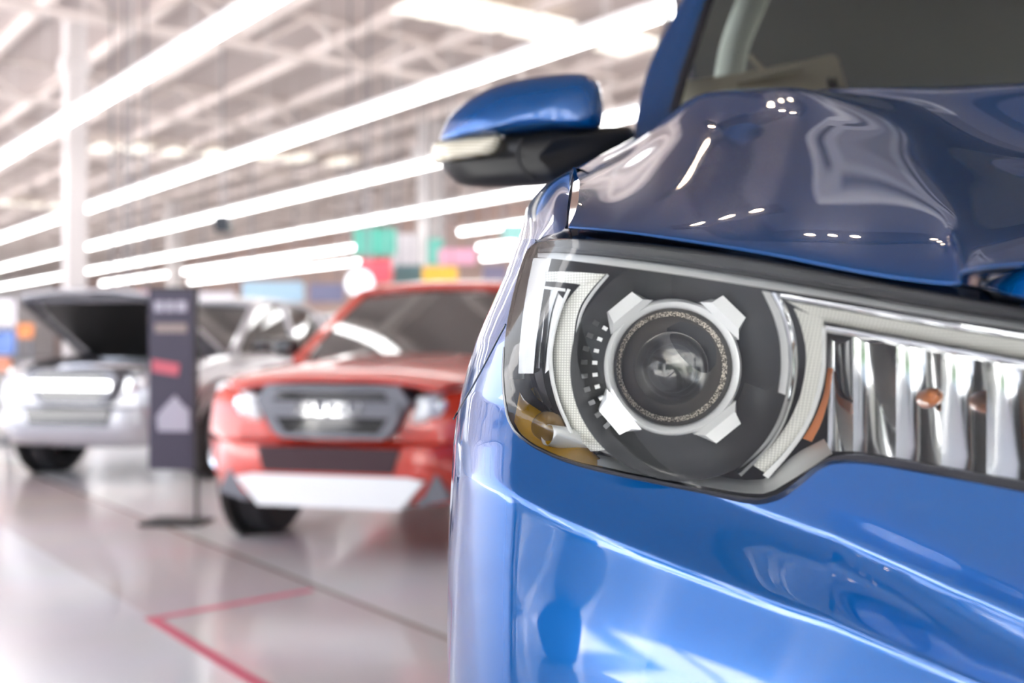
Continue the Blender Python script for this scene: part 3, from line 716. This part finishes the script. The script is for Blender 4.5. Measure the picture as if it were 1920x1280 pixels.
# projector unit
RC=W(1262,688,F(1262,688)+.040); S=RC.y/FP; AX=Vector((-.05,-1,.0))
def P3(px,py,o=0):                                  # point in the plane of the projector ring
    v=W(px,py,RC.y); u=AX.normalized().cross(Vector((0,0,1))).normalized(); w_=u.cross(AX.normalized())
    dx=(px-1262)*S; dz=-(py-688)*S
    return RC+(-u if u.x<0 else u)*dx+Vector((0,0,1))*dz+AX.normalized()*o
mb=MB(); mb.lathe([(209*S,.010),(204*S,.006),(195*S,-.004),(168*S,-.016),(128*S,-.022)],P3(1278,690),AX,96); mb.build('bezel',M_bowl,HEAD,60,OFF)
mb=MB(); mb.lathe([(126*S,-.03),(129*S,-.004),(127*S,.002),(122*S,.0045),(114*S,.003),(111*S,.0),(109*S,-.03)],RC,AX,96); ring=mb.build('projector_ring',M_satin,HEAD,60,OFF)
for ang in (129.4,45.5,220.7,309.3):
    a=math.radians(ang); e=Vector((math.cos(a),math.sin(a))); f=Vector((-e.y,e.x))
    prof=[(121,-50),(158,-29),(158,29),(121,50)]
    ft=[P3(1262+(e.x*r+f.x*q),688-(e.y*r+f.y*q),.009 if r>130 else .005) for r,q in prof]; bk=[P3(1262+(e.x*r+f.x*q),688-(e.y*r+f.y*q),-.012) for r,q in prof]
    mid=[P3(1262+(e.x*r+f.x*q*.8),688-(e.y*r+f.y*q*.8),.0085) for r,q in ((134,-44),(134,44))]
    mb=MB(); mb.add(ft+bk+mid,[(0,8,9,3),(8,1,2,9),(0,4,5,1,8),(1,5,6,2),(2,6,7,3,9),(7,4,0,3),(7,6,5,4)]); mb.build('ring_lug',M_satin,HEAD,0,OFF)
mb=MB(); mb.lathe([(110*S,.0),(107*S,-.008),(105*S,-.012)],RC,AX,80); mb.build('inner_tunnel',M_dgrey,HEAD,60,OFF)
mb=MB(); mb.lathe([(105*S,-.011),(96*S,-.014)],RC,AX,80); mb.build('speckled_ring',M_speck,HEAD,60,OFF)
mb=MB(); mb.lathe([(97*S,-.014),(88*S,-.026),(74*S,-.034),(40*S,-.04),(0,-.042)],RC,AX,80); mb.build('reflector_dish',M_taupe,HEAD,60,OFF)
mb=MB(); mb.lathe([(0,-.004),(20*S,-.0048),(40*S,-.0075),(56*S,-.0125),(66*S,-.018),(71*S,-.024),(71*S,-.027),(0,-.027)],P3(1265,692),AX,64); mb.build('projector_lens',M_ball,HEAD,40,OFF)
# cooling studs left of the ring
for k in range(9):
    for rr,sz in ((146,7),(166,9)):
        a=math.radians(150+k*9.0); x=1262+rr*math.cos(a); y=688-rr*math.sin(a)
        q=sz/2; e=Vector((math.cos(a),-math.sin(a))); f=Vector((-e.y,e.x))
        c=[(x+e.x*u*q*1.35+f.x*v*q,y+e.y*u*q*1.35+f.y*v*q) for u,v in ((-1,-1),(1,-1),(1,1),(-1,1))]
        V3=[P3(px,py,-.006) for px,py in c]+[P3(px,py,-.020) for px,py in c]
        mb=MB(); mb.add(V3,[(0,1,2,3),(7,6,5,4),(0,4,5,1),(1,5,6,2),(2,6,7,3),(3,7,4,0)]); mb.build('bezel_stud',M_dgrey if rr==166 and k%2 else M_bowl if rr==166 else M_satin,HEAD,0,OFF)
# light guides
inl=[(1136,513),(1112,538),(1090,568),(1079,600),(1073,662),(1078,710),(1090,758),(1110,802),(1143,842)]
oul=[(1092,530),(1068,556),(1052,580),(1038,625),(1034,662),(1037,700),(1049,752),(1072,806),(1108,846)]
ribbon(oul,inl,(.022,.024),.012).build('daytime_light',M_guide,HEAD,50,OFF)
ribbon([(1022,509),(1060,509),(1100,511),(1134,514)],[(1022,527),(1055,529),(1080,532),(1094,534)],.020,.012,20,1).build('daytime_light',M_guide,HEAD,50,OFF)
ribbon([(1064,541),(1046,580),(1032,630),(1027,665),(1031,712),(1044,760),(1068,812)],[(1070,543),(1053,580),(1040,630),(1035,665),(1039,712),(1051,758),(1075,811)],(.013,.013),.02).build('chrome_rim',M_white,HEAD,50,OFF)
ribbon([(1138,513),(1114,540),(1093,570),(1082,600),(1076,662),(1081,710),(1094,758),(1114,802),(1147,842)],[(1142,517),(1119,544),(1098,574),(1087,603),(1081,662),(1086,708),(1098,754),(1118,798),(1151,838)],.018,.02).build('chrome_rim',M_satin,HEAD,50,OFF)
# vertical reflector blades at the outer end
ribbon([(1000,484),(990,530),(980,590),(974,650),(972,700)],[(1034,484),(1022,530),(1012,590),(1004,650),(1000,700)],(.022,.030),.01,40).build('side_reflector',M_white,HEAD,60,OFF)
ribbon([(1023,541),(1014,590),(1006,650),(1004,690)],[(1046,545),(1032,590),(1024,650),(1020,690)],(.034,.028),.01,40).build('side_reflector',M_chrome,HEAD,60,OFF)
ribbon([(1012,535),(1060,541)],[(1012,540),(1060,547)],.014,.02,10).build('chrome_rim',M_white,HEAD,50,OFF)
ribbon([(1046,548),(1034,590),(1026,650),(1022,700)],[(1056,560),(1043,600),(1034,650),(1032,690)],(.030,.03),.01,40).build('side_reflector',M_satin,HEAD,60,OFF)
ribbon([(986,486),(972,540),(958,600),(951,660),(952,710)],[(1010,484),(998,530),(990,590),(984,650),(982,710)],(.045,.05),.008,40).build('side_reflector',M_satin,HEAD,60,OFF)
ribbon([(956,700),(962,740),(972,770)],[(1000,690),(1012,730),(1030,770)],(.05,.05),.008,20,1).build('side_reflector',M_chrome,HEAD,60,OFF)
# amber side marker
am=ribbon([(974,735),(985,752),(1010,768),(1040,790),(1075,818),(1130,862)],[(964,790),(975,812),(1000,832),(1045,853),(1085,866),(1130,876)],(.030,.012),.01,40,1); am.build('side_marker',M_amber,HEAD,60,OFF)
mb=MB(); cc=W(1026,800,F(1026,800)+.014); mb.lathe([(0,.010),(.008,.008),(.013,.003),(.015,-.004)],cc,(-.15,-1,.3),28); mb.build('marker_bulb',mat('smoky_amber',(.22,.12,.02,1),.2,0,.5),HEAD,60,OFF)
mb=MB(); mb.lathe([(.009,.02),(.010,.0),(.010,-.03)],W(1062,822,F(1062,822)+.02),(-.8,-.5,.2),24); mb.build('bulb_socket',M_satin,HEAD,60,OFF)
ribbon([(984,660),(992,700),(1004,742)],[(1016,690),(1022,730),(1040,775)],.036,.01,20,1).build('inner_shade',M_gloss,HEAD,50,OFF)
# long trim under the bonnet edge
ribbon([(1008,474),(1050,474),(1140,482),(1260,497),(1420,522),(1560,546),(1740,578),(1930,607),(2140,640)],[(1008,482),(1050,486),(1140,497),(1260,513),(1420,538),(1560,560),(1740,592),(1930,620),(2140,655)],(.026,.014),.02,100,1).build('chrome_trim',M_white,HEAD,50,OFF)
ribbon([(1008,454),(1062,449),(1200,462),(1330,478),(1480,503),(1640,533),(1800,562),(1930,586),(2140,625)],[(1008,472),(1050,472),(1140,480),(1260,495),(1420,520),(1560,543),(1740,575),(1930,603),(2140,636)],(.012,.028),.01,100,1).build('upper_shelf',M_bowl,HEAD,60,OFF)
# right-hand guide: arm and arc
ribbon([(1474,564),(1600,586),(1760,614),(1930,640),(2120,668)],[(1546,604),(1640,622),(1780,648),(1930,676),(2120,706)],(.022,.024),.012,60,1).build('daytime_light',M_guide,HEAD,50,OFF)
ribbon([(1488,577),(1502,610),(1512,655),(1510,700),(1500,745),(1480,790),(1450,833),(1412,872)],[(1545,600),(1543,640),(1544,680),(1537,722),(1522,768),(1498,812),(1466,852),(1434,886)],(.024,.022),.012).build('daytime_light',M_guide,HEAD,50,OFF)
ribbon([(1462,551),(1600,575),(1760,602),(1930,630),(2120,658)],[(1470,562),(1600,584),(1760,612),(1930,638),(2120,666)],.014,.02,60,1).build('chrome_rim',M_chrome,HEAD,50,OFF)
ribbon([(1545,610),(1640,627),(1780,652),(1930,680),(2120,710)],[(1549,622),(1640,639),(1780,664),(1930,692),(2120,722)],.014,.03,60,1).build('chrome_rim',M_chrome,HEAD,50,OFF)
ribbon([(1540,612),(1541,645),(1541,685),(1534,725),(1519,772),(1496,815),(1464,856),(1430,890)],[(1549,616),(1549,648),(1549,690),(1542,730),(1527,777),(1503,822),(1471,863),(1440,897)],.014,.03).build('chrome_rim',M_white,HEAD,50,OFF)
ribbon([(1446,548),(1468,590),(1480,640),(1482,690),(1475,740),(1458,790),(1430,835),(1380,884)],[(1462,551),(1482,590),(1494,640),(1496,695),(1488,745),(1470,798),(1442,842),(1390,893)],(.010,.014),.03).build('chrome_rim',M_chrome,HEAD,50,OFF)
ribbon([(1428,545),(1450,590),(1463,640),(1465,690),(1459,735)],[(1444,548),(1466,590),(1478,640),(1480,690),(1473,740)],(.020,.014),.02).build('bezel_edge',M_satin,HEAD,50,OFF)
# reflector chamber with curved facets
xs=[1552,1600,1680,1765,1850,1940,2040,2130]
for k in range(len(xs)-1):
    x0,x1=xs[k],xs[k+1]; n=12; G=[]
    for j in range(9):
        v=j/8; row=[]
        for i in range(n+1):
            u=i/n; x=x0+(x1-x0)*u; yt=618+(x-1546)*.183; yb=np.interp(x,[1552,1600,1650,1920,2130],[845,846,852,900,940]); y=yt+(yb-yt)*v
            row.append(W(x,y,F(x,740)+.062-.003*(2*u-1)**2-.004*(2*v-1)**2+(.5-v)*.012))
        G.append(row)
    MB().grid(G).build('reflector_facet',M_facet,HEAD,180,OFF)
mb=MB(); mb.lathe([(0,.016),(.004,.014),(.006,.010),(.007,.0),(.007,-.012)],W(1745,745,F(1745,740)+.045),(-.1,-1,.15),24); mb.build('turn_signal_bulb',M_orange,HEAD,60,OFF)
ribbon([(1552,690),(1545,740),(1525,790),(1505,822)],[(1562,690),(1555,745),(1540,795),(1522,828)],.044,.006,20,1).build('amber_strip',M_orange,HEAD,50,OFF)
# lower tray
ribbon([(1120,852),(1200,868),(1300,884),(1390,900),(1440,898),(1490,850),(1545,822)],[(1120,872),(1200,890),(1300,908),(1390,924),(1440,926),(1500,890),(1560,850)],(.040,.006),.01,60,1).build('lower_tray',M_white,HEAD,60,OFF)

# --- cab
def row_pillar(py,d,xo,xi): 
    return [W(xo+40,py+10,d+.14),W(xo,py,d+.03),W(xo+12,py,d),W(xo+(xi-xo)*.55,py,d-.012),W(xi-8,py,d-.004),W(xi,py,d+.02)]
pil=[row_pillar(330,1.80,1172,1240),row_pillar(245,1.92,1190,1256),row_pillar(140,2.11,1213,1283),row_pillar(60,2.26,1248,1310),row_pillar(-10,2.38,1286,1334),row_pillar(-130,2.58,1350,1388)]
gr=patch(pil,40,24); pls=pair('windscreen_pillar',[p for r in gr for p in r],MB().grid(gr).F,M_blue,BLUE,180)
ed=[]
for py,d,x in ((330,1.80,1240),(245,1.92,1256),(140,2.11,1283),(60,2.26,1310),(-10,2.38,1334),(-130,2.58,1388)):
    ed.append([W(x-12,py,d-.003),W(x-4,py,d-.006),W(x+8,py,d+.0),W(x+10,py,d+.02)])
gr=patch(ed,30,10); pair('pillar_trim',[p for r in gr for p in r],MB().grid(gr).F,M_gloss,pls,180)
def pl_lat(px,py,d):
    v=W(px,py,d); q=v-Vector((TX,TY,0)); return q.dot(TL), q.dot(TR), v.z
ws=[]
for py,d,x in ((330,1.82,1244),(245,1.94,1260),(140,2.13,1287),(60,2.28,1314),(-10,2.40,1338),(-130,2.60,1392)):
    la,ba,z=pl_lat(x,py,d); ws.append([T(la,ba,z),T(la*.6,ba-.075,z+.01),T(0,ba-.11,z+.014),T(-la*.6,ba-.075,z+.01),T(-la,ba,z)])
MB().grid(patch(ws,20,24)).build('windscreen',M_glass,BLUE,180,OFF)
# cab shell: roof, sides, dark interior
mb=MB()
rf=[]
for b,z,w in ((1.62,2.13,.66),(1.8,2.19,.66),(2.6,2.22,.66),(3.3,2.17,.63)): rf.append([T(-w-.08,b,z-.10),T(-w,b,z-.02),T(-w*.5,b-.03,z+.02),T(0,b-.04,z+.03),T(w*.5,b-.03,z+.02),T(w,b,z-.02),T(w+.08,b,z-.10)])
MB().grid(patch(rf,14,20)).build('roof',M_blue,BLUE,60,OFF)
bs=[]
for b,w,zt in ((.24,.925,1.30),(.6,.925,1.40),(1.2,.93,1.49),(3.0,.95,1.50),(5.0,.94,1.50),(5.2,.90,1.5)):
    bs.append([T(-w+.12,b,zt),T(-w+.03,b,zt-.06),T(-w,b,zt-.25),T(-w,b,.9),T(-w+.05,b,.52),T(-w+.2,b,.46)])
gr=patch(bs,30,20); pair('body_side',[p for r in gr for p in r],MB().grid(gr).F,M_blue,BLUE,60)
mb=MB()
for a,b_ in (((.98,1.60),(3.35,1.60)),((1.66,2.10),(3.2,2.10))): pass
sw=[[T(-.82,1.05,1.58),T(-.84,2.2,1.56),T(-.82,3.5,1.58)],[T(-.745,1.60,2.06),T(-.745,2.4,2.10),T(-.70,3.3,2.05)]]
gr=patch(sw,6,12); pair('side_window',[p for r in gr for p in r],MB().grid(gr).F,M_glass,BLUE,60)
mb=MB()
V8=[T(l,b,z) for l,b,z in ((-.80,1.05,1.50),(.80,1.05,1.50),(-.82,3.5,1.50),(.82,3.5,1.50),(-.70,1.66,2.10),(.70,1.66,2.10),(-.66,3.3,2.08),(.66,3.3,2.08))]
mb.add(V8,[(0,1,3,2),(4,6,7,5),(2,3,7,6)]); cabin=mb.build('cabin_lining',M_interior,BLUE,0,OFF)
mb=MB(); bd=[T(l,b,z) for l,b,z in ((-.9,5.2,.5),(.9,5.2,.5),(-.85,5.2,1.48),(.85,5.2,1.48),(-.85,3.5,1.48),(.85,3.5,1.48),(-.7,3.3,2.08),(.7,3.3,2.08))]
mb.add(bd,[(0,1,3,2),(2,3,5,4),(4,5,7,6)]); mb.build('load_bed_cover',M_blue,BLUE,0,OFF)
# pillar trim seen through the glass, and a windscreen reflection built as solid pieces
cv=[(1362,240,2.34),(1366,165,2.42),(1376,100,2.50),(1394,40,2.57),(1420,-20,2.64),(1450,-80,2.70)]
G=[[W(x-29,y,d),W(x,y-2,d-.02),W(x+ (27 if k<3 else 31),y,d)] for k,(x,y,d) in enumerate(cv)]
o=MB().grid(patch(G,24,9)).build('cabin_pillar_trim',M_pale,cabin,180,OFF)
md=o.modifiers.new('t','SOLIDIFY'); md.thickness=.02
def slab(pts,th):
    f=[W(*p) for p in pts]; b_=[v+Vector((0,th,-.01)) for v in f]; n=len(f); m_=MB(); return m_.add(f+b_,[tuple(range(n)),tuple(range(2*n-1,n-1,-1))]+[(i,i+n,(i+1)%n+n,(i+1)%n) for i in range(n)])
bd_=slab([(1250,155,2.30),(1385,138,2.27),(1562,102,2.25),(1572,108,2.245),(1600,210,2.18),(1250,260,2.2)],.02).build('reflection_slab',M_beige,cabin,0,OFF)  # ceiling lamp panel mirrored in the windscreen, built as a beige slab inside
mb=MB(); mb.tube([W(1380,152,2.235),W(1505,128,2.21)],.009,10); mb.build('reflection_bar',M_beige,cabin,60,OFF)
mb=MB(); mb.tube([W(1406,105,2.25),W(1434,134,2.24)],.005,8); mb.build('reflection_stick',M_beige,cabin,60,OFF)
for x in (1556,1566): slab([(x-4,146,2.205),(x+1,145,2.205),(x+7,166,2.19),(x+2,167,2.19)],.004).build('reflection_slot',M_black,cabin,0,OFF)
# grille between the headlights, lower parts and wheels
mb=MB(); G=[]
for z in (1.30,1.285,1.10,.93): G.append([T(l,-.01+.12*abs(l)**2 +(.06 if z==1.30 else 0),z) for l in np.linspace(-.42,.42,9)])
mb.grid(G); gl=mb.build('grille',M_black,BLUE,60,OFF)
for z in (1.255,1.215,1.175,1.135,1.095):
    mb=MB(); mb.tube([T(l,-.02+.12*abs(l)**2,z) for l in np.linspace(-.42,.42,9)],.008,8); mb.build('grille_bar',M_chrome,gl,60,OFF)
for b in (.85,4.1):
    for s in (-1,1):
        c=T(s*.80,b,.42); mb=MB(); mb.lathe([(.25,-.12),(.38,-.13),(.42,-.1),(.42,.1),(.38,.13),(.25,.12)],c,TL,40); w_=mb.build('wheel',M_rubber,BLUE,35,OFF)
        mb=MB(); mb.lathe([(.26,.09*s),(.24,.1*s),(.1,.06*s),(0,.08*s)],c,TL,24); mb.build('rim',M_alloy,w_,35,OFF)
# --- door mirror
def pillow(outline,d0,bulge,back,n=96,it=2,exp=2.6,shift=(0,0),rings=14,dfun=None):
    O=smoothpoly(outline,n,it); c=O.mean(0)+np.array(shift); G=[]
    D=dfun or (lambda x,y:d0)
    for k in range(rings+1):
        th=k/rings; s=max(1-th,.0) ; q=(1-s**exp)**(1/exp)
        s2=s
        if k==rings: s2=.004
        G.append([W(*(c+(p-c)*s2),D(*p)*s2+D(*c)*(1-s2)-bulge*q) for p in O])
    # denser rings near the rim
    Gb=[[W(*(c+(p-c)*sx),D(*p)+back*bx) for p in O] for sx,bx in ((.97,.5),(.85,.9),(.02,1.))]
    mb=MB(); mb.grid(list(reversed(Gb))+G,True); return mb
def pillow2(outline,d0,bulge,back,**k):
    return pillow(outline,d0,bulge,back,**k)
DM=1.80
cap=[(822,266),(826,247),(838,224),(856,204),(880,185),(915,165),(955,152),(1000,144),(1050,138),(1090,137),(1112,143),(1126,160),(1131,190),(1131,215),(1129,242),(1040,246),(940,256),(860,264)]
mirr=pillow(cap,DM+.02,.085,.10,exp=2.2,rings=24,shift=(10,10)).build('side_mirror',M_blue,BLUE,180,OFF)
base=[(824,302),(838,300),(935,285),(941,252),(1000,246),(1130,237),(1178,236),(1186,240),(1192,256),(1165,285),(1110,318),(1050,345),(1000,351),(930,352),(880,350),(856,344),(838,326)]
pillow(base,DM+.02,.060,.08,exp=3.2,it=1,rings=20,dfun=lambda x,y: DM+.02+max(0,(x-1050)/140.)*.10).build('mirror_base',M_black,mirr,180,OFF)
ind=[(808,272),(818,264),(860,258),(930,250),(940,252),(942,262),(935,280),(926,291),(880,299),(830,306),(816,308),(808,295)]
M_ind=bpy.data.materials.new('ribbed_indicator'); M_ind.use_nodes=True; nt=M_ind.node_tree; b=nt.nodes['Principled BSDF']
tcn=nt.nodes.new('ShaderNodeTexCoord'); wv_=nt.nodes.new('ShaderNodeTexWave'); wv_.bands_direction='Z'; wv_.inputs['Scale'].default_value=55; wv_.inputs['Distortion'].default_value=.3
r2=nt.nodes.new('ShaderNodeValToRGB'); r2.color_ramp.elements[0].color=(.80,.76,.64,1); r2.color_ramp.elements[1].color=(.45,.38,.24,1)
nt.links.new(tcn.outputs['Object'],wv_.inputs['Vector']); nt.links.new(wv_.outputs['Fac'],r2.inputs[0]); nt.links.new(r2.outputs[0],b.inputs['Base Color']); b.inputs['Roughness'].default_value=.2; b.inputs['Coat Weight'].default_value=1
pillow(ind,DM-.005,.040,.04,exp=2.6,it=1,rings=14).build('mirror_indicator',M_ind,mirr,180,OFF)
mb=MB(); mb.tube([W(x,y,DM-.040) for x,y in smoothpoly([(978,258),(970,285),(972,305),(985,325),(1005,338)],24,2,False)],.003,6); mb.build('mirror_joint',M_recess,mirr,180,OFF)

# the same lamp, channel, trim and mirror on the other side of the nose
REFL=Matrix(((1-2*TL.x*TL.x,-2*TL.x*TL.y,0,0),(-2*TL.x*TL.y,1-2*TL.y*TL.y,0,0),(0,0,1,0),(0,0,0,1)))
for o in [c for c in BLUE.children if c.name.split('.')[0] in ('headlight','bonnet_channel','grille_surround','side_mirror')]:
    r=o.copy(); C.objects.link(r); r.parent=BLUE; r.matrix_basis=REFL
    for ch in o.children: q=ch.copy(); C.objects.link(q); q.parent=r

def stand_board(px0,py0,px1,py1,d,col,label):
    c=W((px0+px1)/2,(py0+py1)/2,d); w=(px1-px0)/FP*d/2; h=(py1-py0)/FP*d/2
    r=empty('display_board',(c.x,c.y,0)); mb=MB(); mb.box(-w,w,-.03,.03,c.z-h,c.z+h,.02); mb.build('panel',mat('board_print',col,.6),r,0)
    for q in (-.7,.7):
        mb=MB(); mb.box(w*q-.02,w*q+.02,-.02,.02,.0,c.z-h); mb.box(w*q-.03,w*q+.03,-.2,.2,0,.03); mb.build('leg',M_grey_trim,r,0)
    tag(r,label,'display board','standing display boards at the far left')
stand_board(-20,620,28,664,13.5,srgb(120,150,215),'blue standing display board at the far left beside the silver truck')
stand_board(34,606,62,634,14.5,srgb(238,150,90),'small orange standing display board left of the raised bonnet')
stand_board(-14,670,20,696,12.6,srgb(225,150,120),'salmon standing display board below the blue board')
stand_board(-30,560,30,612,16.5,srgb(222,218,224),'white standing display board above and behind the blue board')
